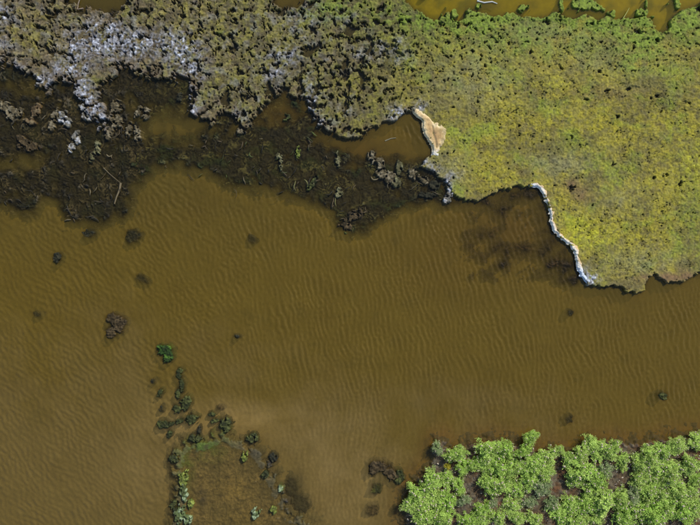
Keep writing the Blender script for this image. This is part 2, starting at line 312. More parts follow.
bleach = blobs(X, Y, [(5, 15, 10, 12, .7), (85, 45, 22, 18, .8), (115, 45, 28, 14, .75), (150, 45, 30, 12, .8), (185, 52, 18, 18, .75), (193, 75, 10, 14, .9), (192, 106, 7, 9, 1.1), (70, 70, 14, 9, .9), (84, 90, 8, 14, 1.2),
    (98, 118, 8, 14, 1.2), (92, 105, 7, 9, .9), (45, 82, 12, 9, .9), (18, 66, 12, 5, .5), (108, 30, 20, 7, .6), (285, 58, 14, 9, .8), (272, 76, 14, 8, .6), (312, 104, 7, 16, 1.0), (322, 125, 5, 7, .7), (398, 115, 9, 8, 1.2),
    (345, 110, 8, 8, .35), (300, 22, 18, 18, .35), (345, 20, 12, 10, .3), (390, 45, 14, 8, .6), (400, 60, 14, 8, .45), (360, 55, 20, 10, .4), (118, 8, 8, 6, .9), (98, 2, 5, 8, .5), (420, 108, 7, 7, .7), (583, 277, 8, 7, 1.2), (590, 280, 7, 5, .8), (447, 187, 4, 8, 1.0), (432, 170, 8, 6, .7), (424, 162, 6, 5, .8), (455, 175, 10, 6, .35),
    (240, 118, 8, 8, .4), (0, 45, 18, 12, .4)])
bleach = np.clip((bleach * .95 + .05 * left * (X < 330)) * (.48 + 1.4 * fbm(X + .7 * Y, (Y - .7 * X) * .5, 8, 3, 17) + .75 * fine + .6 * tiny), 0, 1)
gr_h = np.clip(blobs(X, Y, [(400, 15, 60, 14, 1), (480, 18, 30, 10, 1), (540, 14, 30, 8, 1), (600, 20, 40, 10, 1), (680, 14, 25, 14, 1)]), 0, 1)
h = .070 + left * (.018 * (l1 - .5) + .018 * (l2 - .5) + .022 * mid) + (1 - left) * (.008 * (l1 - .5) + .010 * (l2 - .5) + .006 * mid + .014 * fbm(X, Y, 17, 3, 181)) + (.008 + .010 * left) * fine + .012 * tiny + .012 * bleach * l2 + .03 * gr_h * (l1 - .4)
h = h + .015 * sm(.3, 1.0, w3) * left * np.sign(id3 - .5) - .035 * trail * (hs > -.05) - .05 * net
h = np.where(dp > 3, h * .45, h)
edge = sm(-.3, 2.2, d); rim = sm(9, 1, d)
h = h + rim * .018 * l1 * edge
Z = h * edge - .24 * (1 - edge) - np.clip(hole, 0, 1) * (.014 - .004 * tiny + h) * edge
# colours of the mat, darker in its holes and down its outer edge
olive, yel, grn, gry, tan, dk = lin(116, 112, 58), lin(158, 150, 42), lin(116, 132, 50), lin(124, 124, 92), lin(122, 108, 80), lin(74, 70, 44)
pa = fbm(X, Y, 24, 3, 141); pb = fbm(X, Y, 15, 3, 145)
C = mix(np.broadcast_to(olive, X.shape + (3,)), tan, left * np.clip(.35 + 1.3 * pa + .6 * (id1 - .5) + .5 * sm(240, 20, X) - .6 * sm(25, 0, Y) * sm(200, 320, X), 0, 1))
C = mix(C, lin(88, 78, 54), left * np.clip(.15 + 1.5 * pb + .5 * (id1 - .5), 0, .85))
C = mix(C, lin(136, 127, 62), left * np.clip(blobs(X, Y, [(195, 18, 45, 28, 1.1), (265, 25, 40, 25, .7), (255, 68, 25, 14, .8), (30, 30, 40, 25, .5), (225, 70, 20, 25, .6), (345, 100, 30, 22, 1.0), (300, 35, 30, 20, .4), (30, 45, 30, 12, .5), (50, 20, 40, 20, .2), (365, 88, 40, 20, .5), (395, 90, 30, 20, .6)]) * (.7 + 1.2 * mid + .8 * (id2 - .5)), 0, 1))
C = mix(C, lin(122, 118, 56), left * sm(190, 260, X + 20 * big) * np.clip(.45 + .9 * mid + .5 * (id1 - .5), 0, .8))
C = mix(C, lin(126, 130, 134), left * np.clip(1.6 * fbm(X, Y, 13, 3, 149) - .32, 0, .42) * sm(430, 330, X))
rt = 1 - left
yl = np.clip(blobs(X, Y, [(580, 232, 22, 20, 1.0), (625, 240, 30, 22, .7), (500, 140, 40, 35, .6), (560, 100, 40, 25, .45), (660, 230, 40, 30, .45), (640, 190, 40, 25, .5), (540, 60, 30, 25, .4), (690, 160, 20, 30, .6), (590, 125, 50, 15, .5), (470, 175, 25, 15, .6), (660, 120, 40, 20, .5), (480, 110, 40, 30, .3)]) * (.75 + .9 * mid + .5 * fine) + .18 * mid, 0, 1)
gold = np.clip(.5 + 1.1 * fbm(X, Y, 42, 3, 151) + 1.0 * fbm(X, Y, 9, 4, 155), 0, 1)
C = mix(C, mix(np.broadcast_to(lin(100, 92, 50), X.shape + (3,)), lin(148, 138, 48), gold), rt * .85)
C = mix(C, yel, rt * yl * .62); C = mix(C, lin(126, 140, 46), rt * np.clip(1.6 * fbm(X, Y, 30, 4, 163) - .12, 0, .65))
C = mix(C, lin(104, 92, 54), rt * np.clip(1.5 * fbm(X, Y, 17, 4, 159) - .25, 0, .6))
C = mix(C, lin(160, 158, 48), rt * np.clip(blobs(X, Y, [(577, 225, 12, 9, 1), (585, 240, 14, 10, .8), (555, 85, 14, 6, .6), (608, 262, 6, 8, .6), (690, 165, 14, 26, .6), (600, 232, 14, 10, .5)]) * (.8 + 1.3 * fine), 0, 1))
C = mix(C, gry, rt * np.clip(blobs(X, Y, [(540, 30, 60, 18, .5), (470, 80, 40, 30, .5), (610, 60, 60, 20, .35), (560, 165, 30, 12, .7), (450, 165, 20, 20, .4), (640, 262, 40, 14, .5), (620, 200, 30, 15, .3)]) * (.8 + 1.1 * mid) + .14 * (id2 > .7), 0, .6))
C = mix(C, lin(118, 96, 66), rt * np.clip(blobs(X, Y, [(571, 187, 9, 7, 1), (582, 197, 12, 6, .6), (545, 205, 6, 14, .4), (660, 278, 30, 7, 1.0), (685, 276, 14, 6, .8), (600, 92, 40, 10, .3), (640, 55, 60, 14, .3), (545, 65, 30, 10, .3)]) * (.8 + .8 * mid), 0, 1))
gr = np.clip(blobs(X, Y, [(320, 14, 22, 12, .8), (345, 5, 20, 10, .6), (400, 18, 40, 14, .8), (440, 25, 30, 10, .8), (480, 20, 30, 12, 1.0), (540, 12, 30, 9, 1.0), (600, 22, 40, 10, 1.0), (640, 40, 30, 18, .7), (680, 20, 25, 16, .9), (635, 65, 22, 12, .6), (690, 210, 12, 30, .6), (575, 145, 20, 9, .4), (221, 36, 4, 4, .9), (520, 45, 40, 14, .4)]) * (.75 + .8 * mid + .5 * fine), 0, 1)
gr = np.clip(gr + (dp > 0) * .9 + rt * .5 * sm(95, 15, Y) * (.6 + .9 * mid), 0, 1); C = mix(C, grn, gr); C = mix(C, lin(122, 140, 56), np.clip(gr - .55, 0, 1) * 1.2)
C = mix(C, lin(92, 94, 62), np.clip(.5 * trail, 0, .6)); C = mix(C, lin(60, 62, 44), net * .7)
C = mix(C, lin(84, 74, 58), left * sm(.55, .8, id1) * .55); C = mix(C, lin(70, 62, 46), sm(.7, .95, id2) * (.25 + .35 * left))
C = mix(C, lin(104, 88, 66), sm(7, 1, d) * (.35 + .35 * left) * (dp < -12))
C = mix(C, mix(np.broadcast_to(lin(140, 142, 150), X.shape + (3,)), lin(190, 196, 208), sm(.55, 1, bleach) * sm(.45, .95, id2 + .5 * tiny)), np.clip(bleach * 1.1, 0, .88))
C = C * .91; C = mix(C, C * .86, left)
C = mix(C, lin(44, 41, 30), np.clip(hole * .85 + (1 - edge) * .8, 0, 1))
C = C * (1 + .22 * fine + .16 * (id2 - .5) + .30 * tiny)[..., None]; C = mix(C, lin(52, 54, 42), sm(.30, .55, fbm(X, Y, 3.1, 2, 19) + .22 * (left < .5) * (fbm(X, Y, 26, 2, 18) - .1)) * .55)
part = np.where(dp > -24 - 9 * big, 3, np.where(X + 30 * big + .2 * Y < 225, 0, np.where(left > .5, 1, 2)))
names = [('algae_mat', 'grey tan crusted algae mat with white bleached ridge at the upper left corner', 'algae mat'),
         ('algae_mat', 'lumpy olive algae mat full of dark cracks at the upper middle', 'algae mat'),
         ('algae_mat', 'broad smooth yellow green algae mat at the right with two pale edges', 'algae mat'),
         ('algae_mat', 'bright green algae fringe around the ochre pools at the top right', 'algae mat')]
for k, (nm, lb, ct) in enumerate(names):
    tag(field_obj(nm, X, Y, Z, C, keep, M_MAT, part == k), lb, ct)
MATG = (X, Y, Z)

# pale dried crusts on the mat's broken edges
def crust(name, d, tz, C, X, Y, label, soft=1.1):
    e = sm(-.5, soft, d); Z = tz * e + .045 * (1 - e)
    return tag(field_obj(name, X, Y, Z, C, d > -.6, M_FOAM), label, 'foam crust')
X, Y = np.meshgrid(np.arange(404, 458, .4, dtype=np.float32), np.arange(100, 164, .4, dtype=np.float32))
mid = fbm(X, Y, 7, 3, 51); d = sdf_poly(X, Y, FOAM_A) + (1.0 + 1.8 * sm(432, 442, X)) * mid + .5 * fbm(X, Y, 2.6, 2, 59); groove = np.exp(-(sdf_line(X, Y, [(432, 127), (433, 135), (435, 141), (436, 148)]) / 1.0) ** 2)
inner = d + 2.2 * fbm(X, Y, 9, 2, 53)
C = mix(mix(np.broadcast_to(lin(222, 202, 158), X.shape + (3,)), lin(198, 168, 118), sm(1.0, 4.0, inner)), lin(172, 138, 94), sm(4.5, 7, inner) * .7)
C = mix(C, lin(222, 222, 214), sm(148, 156, Y) * .9); C = mix(C, lin(150, 132, 96), sm(.45, .7, fbm(X, Y, 3.5, 2, 57)) * .4)
C = C * .82; C = mix(C, lin(126, 112, 64), sm(436, 447, X + 4 * mid) * .6); C = mix(C, lin(140, 120, 84), groove * .75) * (1 + .2 * fbm(X, Y, 3, 2, 54))[..., None]
crust('foam_crust', d, .088 + .015 * mid + .005 * np.clip(d, 0, 3) - .02 * groove, C, X, Y, 'wide sandy beige foam crust in a hook on the mat edge at upper middle')
X, Y = np.meshgrid(np.arange(522, 598, .36, dtype=np.float32), np.arange(178, 292, .36, dtype=np.float32))
mid = fbm(X, Y, 6, 3, 61); FOAM_B = [(x + 1.6, y - .8) for x, y in FOAM_B]; dl = sdf_line(X, Y, FOAM_B); wid = 1.7 + 1.1 * fbm(X, Y, 8, 3, 63) + blobs(X, Y, [(542, 190, 5, 4, 1.2), (573, 248, 5, 4, 1.3), (578, 268, 6, 6, .8), (552, 228, 4, 10, .3)])
d = wid - dl + 1.0 * mid + .8 * fbm(X, Y, 2.5, 2, 66)
C = mix(np.broadcast_to(lin(212, 206, 190), X.shape + (3,)), lin(196, 168, 124), sm(-.8, 1.2, (X - np.interp(Y, [p[1] for p in FOAM_B], [p[0] for p in FOAM_B])) + 1.2 * mid))
C = mix(C, lin(188, 198, 208), np.clip(blobs(X, Y, [(580, 274, 8, 7, 1.1), (586, 280, 8, 5, 1.1), (531, 186, 6, 4, .8)]), 0, 1))
crust('foam_crust', d, .094 + .014 * mid + .006 * fbm(X, Y, 2.5, 2, 67), C * (1 + .12 * fbm(X, Y, 3, 2, 68))[..., None], X, Y, 'narrow winding white and beige foam crust along the right mat edge', 1.2)

# ------------------------------------------------------------------ wet weed beds in the bay
def weed_field(x0, x1, y0, y1, step, dens_fn, label, name='weed_bed', seed=80, top=.03, pal=None):
    X, Y = np.meshgrid(np.arange(x0, x1, step, dtype=np.float32), np.arange(y0, y1, step, dtype=np.float32))
    big = fbm(X, Y, 30, 3, seed); mid = fbm(X, Y, 10, 3, seed + 3); fine = fbm(X, Y, 3.4, 3, seed + 6)
    ux = X + 7 * mid + 5 * big; uy = Y + 7 * fbm(X, Y, 12, 2, seed + 8)
    q = fbm(X, Y, 40, 2, seed + 9) > 0; sa = fbm((ux * .8 + uy * .6) * 1.9, (uy * .8 - ux * .6) * .55, 6.5, 3, seed + 11); sb = fbm((ux * .5 - uy * .87) * 1.9, (uy * .5 + ux * .87) * .55, 6.5, 3, seed + 13)
    t = sm(-.25, .25, fbm(X, Y, 34, 2, seed + 9)); rid = 1 - np.abs(sa * t + sb * (1 - t)) * 2.2       # stringy ridges
    dn = dens_fn(X, Y) + .58 * mid + .24 * fine + .32 * big
    Z = -.22 + .185 * sm(-.15, .75, dn) + (.046 * rid + .014 * fine + .045 * mid) + (top - .064) * sm(.5, 1.1, dn)
    p = pal or [lin(28, 27, 20), lin(46, 42, 30), lin(38, 42, 26), lin(104, 95, 74)]
    C = mix(np.broadcast_to(p[0], X.shape + (3,)), p[1], sm(.35, .9, rid + .3 * fine))
    C = mix(C, p[2], sm(.0, .5, fbm(X, Y, 22, 2, seed + 15)) * .6); C = mix(C, p[3], sm(.62, .95, rid) * sm(-.1, .45, fbm(X, Y, 16, 2, seed + 17)) * .8)
    C = C * (.66 + .33 * fine)[..., None]
    return tag(field_obj(name, X, Y, Z, C, dn > -.12, M_WEED), label, 'weed bed')
win_l = [(25, 162, 28, 10, 1.3), (152, 112, 34, 20, 1.7), (30, 88, 40, 14, 1.0), (-30, 165, 30, 14, 1.3), (165, 130, 26, 14, .9), (40, 190, 12, 8, .4)]
win_m = [(278, 114, 22, 15, 1.5), (235, 130, 12, 8, .8), (330, 140, 26, 10, 1.2), (390, 148, 36, 13, 1.6), (365, 150, 24, 8, 1.0), (415, 150, 14, 22, .8), (345, 168, 12, 7, .5), (195, 128, 24, 16, 1.3), (160, 125, 26, 20, 1.5)]
weed_field(-70, 168, 55, 232, .70, lambda x, y: np.clip(coarse(sdf_poly, WEED, x, y) / 11, -1.4, .95) - .8 * blobs(x, y, win_l) - 2.4 * sm(138, 158, x + 9 * fbm(x, y, 14, 2, 3)),
           'dark tangled weed bed at the left below the white ridge', seed=80, top=.045)
weed_field(106, 462, 80, 244, .70, lambda x, y: np.clip(coarse(sdf_poly, WEED, x, y) / 11, -1.4, .95) - .8 * blobs(x, y, win_m) - 2.4 * sm(138, 118, x + 9 * fbm(x, y, 14, 2, 4)),
           'long dark green weed bed below the olive mat in the middle', seed=120, top=.035,
           pal=[lin(27, 27, 19), lin(44, 41, 27), lin(38, 52, 22), lin(104, 100, 64)])
# thin reddish weed sunk in the cove under the yellow green mat
weed_field(440, 592, 186, 296, .7, lambda x, y: blobs(x, y, [(505, 208, 14, 7, .6), (482, 233, 16, 9, .45), (522, 250, 24, 7, .75), (505, 265, 12, 5, .75), (548, 225, 9, 26, .55), (563, 266, 17, 14, .75), (530, 194, 40, 6, .8), (470, 203, 22, 4, .7), (574, 282, 12, 7, .7), (455, 255, 8, 5, .3)]) - .30 - 1.2 * sm(470, 446, x) * sm(206, 214, y) - 1.2 * sm(280, 294, y),
           'thin reddish brown sunken weed in the cove beside the narrow crust', seed=160, top=.0, pal=[lin(30, 27, 20), lin(52, 42, 26), lin(44, 38, 24), lin(80, 60, 34)])

# loose pale and green strands lying on the weed
def strands(name, spots, n, lmin, lmax, cols, seed, z0, label, cat, rad=.013):
    r = np.random.default_rng(seed); V = []; F = []; Cc = []; seg = 6; b = 0
    wts = np.array([s[4] for s in spots]); wts = wts / wts.sum()
    for q in range(n):
        s = spots[r.choice(len(spots), p=wts)]
        x = s[0] + r.normal() * s[2] * .6; y = s[1] + r.normal() * s[3] * .6
        a = s[5] + r.normal() * .7; L = lmin + (lmax - lmin) * r.random() ** 2; cv = r.normal() * .12; z = z0 + .03 * r.random(); col = cols[r.integers(len(cols))] * (.7 + .6 * r.random())
        rr = rad * (.6 + .9 * r.random())
        for k in range(seg + 1):
            f = k / seg; w = rr * (1 - .75 * abs(2 * f - 1) ** 2); nx, ny = -math.sin(a), math.cos(a)
            wx, wy, wz = W(x, y, z + .015 * math.sin(f * 3.1))
            V += [(wx + nx * w, wy - ny * w, wz), (wx, wy, wz + w * 1.1), (wx - nx * w, wy + ny * w, wz)]; Cc += [col] * 3
            x += math.cos(a) * L / seg; y += math.sin(a) * L / seg; a += cv + r.normal() * .2; cv += r.normal() * .12
        for k in range(seg):
            o = b + 3 * k
            for j in range(3): F.append((o + j, o + (j + 1) % 3, o + 3 + (j + 1) % 3, o + 3 + j))
        b += 3 * (seg + 1)
    V = np.array(V, np.float32); c = V.mean(0); c[2] = 0
    o = obj(name, fast_mesh(name, V - c, np.array(F), np.array(Cc)), M_STRAND); o.location = c
    return tag(o, label, cat, kind='stuff')
pale = [lin(128, 116, 92), lin(104, 94, 70), lin(86, 78, 56), lin(150, 142, 120)]
green = [lin(74, 84, 40), lin(56, 62, 34), lin(96, 94, 56), lin(66, 58, 40)]
dark = [lin(44, 40, 30), lin(60, 52, 38), lin(36, 34, 26), lin(78, 66, 46)]
strands('weed_strands', [(85, 165, 26, 30, 1.2, 1.9), (75, 200, 30, 18, 1, .3), (20, 115, 26, 14, .8, 2.2), (15, 200, 22, 12, .6, .4), (115, 140, 12, 14, .6, 1.7), (110, 190, 16, 20, .5, 1.2), (135, 125, 10, 16, .5, 2), (-60, 130, 50, 40, .8, 1)],
        60, 4, 12, pale[1:3] + dark + dark, 301, .010, 'loose tan weed strands tangled over the left weed bed', 'weed')
strands('weed_strands', [(285, 155, 40, 22, 1.3, 1.3), (210, 155, 40, 14, 1, 2.4), (335, 190, 40, 20, 1.2, 2.3), (350, 222, 16, 12, .6, .4), (400, 180, 36, 14, 1, .8), (250, 175, 40, 14, 1, .5), (300, 140, 30, 10, .4, 1.4), (230, 140, 20, 10, .5, 1.8)],
        80, 4, 11, green + dark + dark + pale[1:3], 302, .008, 'loose olive green weed strands over the long middle weed bed', 'weed')

# ------------------------------------------------------------------ single clumps and tufts
PAL = {'tan': [lin(88, 80, 60), lin(62, 56, 40), lin(116, 108, 88)], 'white': [lin(114, 112, 104), lin(76, 72, 60), lin(158, 160, 164)],
       'rust': [lin(86, 70, 48), lin(62, 52, 36), lin(108, 96, 72)], 'dark': [lin(40, 40, 28), lin(30, 31, 24), lin(52, 50, 36)],
       'brown': [lin(60, 50, 32), lin(44, 38, 26), lin(78, 66, 46)], 'green': [lin(44, 66, 26), lin(30, 40, 22), lin(70, 98, 36)],
       'olive': [lin(50, 54, 28), lin(36, 40, 24), lin(72, 76, 40)], 'lime': [lin(92, 102, 42), lin(66, 70, 34), lin(122, 132, 62)],
       'mint': [lin(84, 98, 60), lin(60, 66, 38), lin(128, 142, 112)], 'pale': [lin(84, 82, 56), lin(60, 58, 38), lin(108, 106, 78)]}
def clump(lobes, pal, top, label, cat='weed clump', group=None, name='weed_clump', seed=[400], mat=None, holes=.0, bottom=-.2):
    """a floating or sunken tuft: warped lobes (x, y, rx, ry, turn) grown into one lumpy body"""
    seed[0] += 7; s = seed[0] % 97
    x0 = min(l[0] - max(l[2], l[3]) for l in lobes) - 3; x1 = max(l[0] + max(l[2], l[3]) for l in lobes) + 3
    y0 = min(l[1] - max(l[2], l[3]) for l in lobes) - 3; y1 = max(l[1] + max(l[2], l[3]) for l in lobes) + 3
    st = .4 if max(x1 - x0, y1 - y0) < 30 else .55
    X, Y = np.meshgrid(np.arange(x0, x1, st, dtype=np.float32), np.arange(y0, y1, st, dtype=np.float32))
    mid = fbm(X, Y, 5.5, 3, s); fine = fbm(X, Y, 2.2, 2, s + 3); w1, id1 = worley(X + fine, Y + fine, 3.2, s % 23)
    f = np.full(X.shape, -9, np.float32)
    for lx, ly, rx, ry, t in lobes:
        c, q = math.cos(t), math.sin(t); dx, dy = X - lx, Y - ly
        f = np.maximum(f, 1 - np.sqrt(((dx * c + dy * q) / rx) ** 2 + ((-dx * q + dy * c) / ry) ** 2))
    f = f + .12 + .42 * mid + .16 * fine - holes * sm(.1, .5, fbm(X, Y, 4.5, 2, s + 6))
    l1 = np.sqrt(np.clip(1 - w1 * w1, 0, 1)); e = sm(-.02, .30, f)
    Z = bottom + (top - bottom) * e + e * (.022 * (l1 - .5) + .016 * mid + .02 * fine)
    p = PAL[pal]; C = mix(mix(np.broadcast_to(p[0], X.shape + (3,)), p[1], np.clip(.5 + mid, 0, 1)), p[2], sm(.6, .95, id1 + .3 * fine) * .8)
    C = C * (1 + .35 * fine)[..., None]
    return tag(field_obj(name, X, Y, Z, C, f > -.06, mat or M_TUFT), label, cat, group)

g1 = 'weed clumps drifting in the left bay'
for lobes, pal, top, lb in [
    ([(8, 108, 9, 5, .5), (16, 114, 10, 5, -.4)], 'tan', .06, 'curled tan weed clump nearest the left picture edge in the bay'),
    ([(37, 110, 9, 5, -.9), (30, 121, 6, 5, .4)], 'rust', .06, 'rusty tan weed clump left of the white crust specks'),
    ([(55, 116, 3.6, 10, .3), (52, 126, 4, 5, 0)], 'tan', .06, 'thin upright tan weed clump beside the white speckled clump'),
    ([(63, 117, 5, 8, .2), (68, 124, 4, 6, .5)], 'white', .07, 'white speckled weed clump hanging off the tip of the white ridge'),
    ([(76, 138, 4.5, 9, .1), (72, 148, 3.5, 6, .4)], 'white', .06, 'slim white weed clump trailing below the white ridge'),
    ([(88, 116, 6, 5, .6), (82, 108, 4, 4, 0)], 'white', .08, 'small bluish white weed clump against the ridge flank'),
    ([(30, 146, 12, 5, .1), (22, 140, 7, 4, .6)], 'brown', .04, 'dark brown flat weed clump above the brown water gap'),
    ([(116, 108, 6, 9, .2), (117, 122, 6, 8, -.3), (110, 134, 4, 8, .3)], 'tan', .07, 'tall tan lumpy weed clump right of the white ridge'),
    ([(138, 113, 3, 7, .6), (146, 110, 5, 3, .3), (146, 117, 5, 2.6, -.1)], 'tan', .06, 'hooked tan weed clump standing alone in the brown bay water'),
    ([(129, 130, 3, 10, .2), (137, 134, 4, 9, -.15)], 'tan', .05, 'stringy tan weed clump below the hooked one'),
    ([(98, 146, 3, 9, -.2), (93, 156, 3, 7, .3)], 'pale', .05, 'pale stringy weed clump under the tip of the white ridge')]:
    clump(lobes, pal, top * .8, lb, group=g1, mat=M_MAT, holes=.8)
g2 = 'weed clumps breaking the surface of the middle weed bed'
for lobes, pal, top, lb in [
    ([(180, 97, 3, 5, .3)], 'dark', .03, 'tiny dark weed clump in the bay left of the bleached knob'),
    ([(247, 124, 6, 5, .2), (240, 131, 4, 4, 0)], 'tan', .06, 'tan weed clump touching the middle mat edge'),
    ([(298, 152, 2.6, 7, .1)], 'lime', .05, 'bright yellow green weed strip in the dark middle bed'),
    ([(281, 163, 2.2, 8, .0), (278, 157, 2.5, 4, 0)], 'pale', .05, 'pale upright weed strip left of the bright strip'),
    ([(287, 118, 3.5, 4.5, .2)], 'olive', .04, 'small olive weed clump in the reddish shallow pocket'),
    ([(338, 160, 3.2, 8, -.1)], 'pale', .05, 'pale green weed strip at the edge of the brown channel'),
    ([(339, 193, 4, 6, .3)], 'pale', .05, 'pale weed clump low in the middle weed bed'),
    ([(312, 184, 3, 11, .55)], 'olive', .05, 'slanting olive weed strip in the middle weed bed'),
    ([(353, 216, 13, 5, -.5), (346, 226, 8, 4, .2)], 'brown', .035, 'brown fibrous weed clump at the lowest tip of the middle bed'),
    ([(372, 157, 5, 8, .2), (380, 163, 5, 8, -.3), (390, 178, 6, 8, .2), (382, 174, 6, 5, 0)], 'tan', .07, 'lacy tan weed clump with dark gaps left of the cove'),
    ([(399, 168, 4, 8, .1), (396, 182, 6, 6, .2)], 'pale', .07, 'lacy pale weed clump between the tan one and the mat'),
    ([(413, 174, 7, 6, .2), (424, 180, 6, 4, .5)], 'tan', .06, 'tan weed clump just below the sandy beige crust'),
    ([(450, 190, 4, 8, 0), (447, 200, 4, 5, 0)], 'white', .07, 'small whitish weed clump on the corner of the smooth mat'),
    ([(435, 186, 6, 7, .2), (428, 195, 9, 4, .1)], 'dark', .04, 'dark weed clump left of the whitish corner')]:
    clump(lobes, pal, top * .8, lb, group=g2, mat=M_MAT, holes=.6)
g3 = 'tufts standing in the open water'
for lobes, pal, top, lb in [
    ([(57, 257, 4.5, 5, .3)], 'dark', .03, 'small dark tuft alone in the water below the left weed bed'),
    ([(89, 233, 6.5, 4.5, 0)], 'dark', -.015, 'blurred dark tuft sunk just under the left weed bed'),
    ([(132, 236, 8, 7, 0)], 'dark', -.03, 'larger blurred dark tuft sunk right of the left weed bed'),
    ([(142, 279, 7, 3.5, .4)], 'dark', -.06, 'faint sunken tuft above the two-lobed brown tuft'),
    ([(36, 314, 4, 3, 0)], 'dark', -.05, 'faint tiny tuft in the left open water'),
    ([(113, 319, 8, 6, .2), (120, 325, 6, 8, .6), (111, 333, 5, 6, 0)], 'brown', .03, 'two-lobed dark brown tuft in the left open water'),
    ([(165, 350, 8, 6, .3), (168, 356, 6, 6, 0)], 'green', .05, 'dark green leafy tuft in the left open water'),
    ([(252, 239, 5, 4, .3)], 'dark', -.08, 'faint sunken tuft below the middle weed bed'),
    ([(237, 336, 4, 1.8, .2)], 'dark', .01, 'tiny dark tuft right of the green leafy tuft'),
    ([(180, 371, 4, 3, -.4), (179, 376, 3, 3, 0), (182, 385, 3.2, 7, .0)], 'olive', .02, 'hooked olive tuft at the top of the tuft chain'),
    ([(178, 393, 3, 5, .1), (186, 403, 5.5, 8, .1), (177, 409, 5, 4, 0), (192, 419, 6.5, 6, .2)], 'olive', .03, 'largest lumpy olive tuft in the tuft chain'),
    ([(163, 424, 6, 5, 0), (171, 424, 5, 2, -.4), (170, 434, 2.6, 4.5, .3)], 'olive', .02, 'olive tuft with a tail left of the largest chain tuft'),
    ([(180, 421, 4.5, 3, -.5)], 'olive', .02, 'small olive tuft between the tailed tuft and the largest one'),
    ([(199, 430, 2, 4.2, .1)], 'dark', .02, 'slim dark tuft below the largest chain tuft'),
    ([(160, 393, 3, 4.5, .4)], 'olive', .01, 'small olive tuft left of the chain'),
    ([(153, 381, 2.5, 2.5, 0)], 'dark', -.01, 'tiny dark tuft upper left of the chain'),
    ([(161, 409, 2.4, 3.2, 0)], 'dark', -.01, 'tiny dark tuft above the tailed tuft'),
    ([(212, 414, 4, 2.4, .2)], 'olive', .01, 'tiny olive tuft right of the chain, upper of two'),
    ([(215, 421, 4.5, 2.4, -.2)], 'olive', .01, 'tiny olive tuft right of the chain, lower of two'),
    ([(220, 408, 4, 2, .1)], 'brown', -.03, 'faint brown tuft above the sandy streak'),
    ([(571, 313, 3, 3.6, 0)], 'dark', -.02, 'small dark tuft in the water below the right mat'),
    ([(663, 396, 5, 4, 0)], 'olive', .015, 'small olive tuft above the shrubs near the right picture edge'),
    ([(570, 420, 4, 4.5, 0)], 'dark', -.06, 'faint dark tuft in the water above the lone small shrub'),
    ([(380, 466, 10, 6, .3), (391, 474, 9, 6, .6), (373, 470, 5, 5, 0)], 'brown', .03, 'dark brown mound in the water left of the shrubs'),
    ([(399, 477, 5, 8, .2)], 'olive', .03, 'olive tuft joined to the right of the brown mound'),
    ([(377, 489, 6, 6, .3)], 'olive', -.03, 'sunken olive tuft below the brown mound'),
    ([(373, 511, 6, 6, 0)], 'brown', -.06, 'faint brown tuft near the bottom edge left of the shrubs'),
    ([(292, 488, 7, 12, -.2), (300, 504, 8, 12, -.4)], 'dark', -.07, 'long blurred dark weed patch sunk along the right side of the shoal'),
    ([(394, 511, 2.6, 5, .3)], 'dark', -.03, 'slim dark tuft close to the left foot of the shrub bank')]:
    clump(lobes, pal, top, lb, cat='tuft', group=g3, name='weed_tuft', holes=.15)

# ------------------------------------------------------------------ brown shoal at the lower left
X, Y = np.meshgrid(axis(155, 345, .65, 30, 1.2), axis(410, 535, .65, 120, 1.1, 6))
big = fbm(X, Y, 30, 3, 501); mid = fbm(X, Y, 9, 3, 505); fine = fbm(X, Y, 3, 2, 509); w1, id1 = worley(X + fine, Y + mid, 5, 6)
d = sdf_poly(X, Y, SHOAL) + 6 * mid + 2 * fine; rimm = sm(22, 6, d)
Z = -.22 + .20 * sm(-6, 14, d) + rimm * sm(-2, 8, d) * (.030 + .05 * np.sqrt(np.clip(1 - w1 * w1, 0, 1)) * np.clip(.5 + mid, 0, 1)) + .02 * mid + .012 * fine
C = mix(np.broadcast_to(lin(86, 76, 49), X.shape + (3,)), lin(109, 94, 61), np.clip(.4 + big + .5 * fine, 0, 1))
C = mix(C, lin(116, 98, 50), np.clip(blobs(X, Y, [(232, 490, 20, 14, .3), (240, 520, 20, 10, .4)]) * (.8 + mid), 0, 1))
C = mix(C, lin(66, 62, 34), rimm * np.clip(.55 + 1.1 * mid, 0, 1) * .9)
C = mix(C, lin(72, 86, 34), np.clip(blobs(X, Y, [(205, 446, 20, 12, .9), (185, 470, 8, 20, .6), (222, 430, 10, 8, .5)]) * (.8 + 1.2 * mid), 0, 1))
C = mix(C, lin(54, 50, 46), np.clip(blobs(X, Y, [(272, 460, 8, 14, .8), (202, 498, 6, 8, .7), (290, 500, 8, 14, .8), (255, 452, 10, 6, .4)]) * (.7 + 1.3 * mid), 0, 1))
C = mix(C, lin(66, 58, 36), sm(.0, .5, fbm(X, Y, 6, 3, 515)) * .6)
tag(field_obj('shoal', X, Y, Z, C, d > -3, M_MUD), 'brown sunken algae shoal with green rim at the lower left', 'shoal')
g4 = 'bright algae tufts on the shoal'
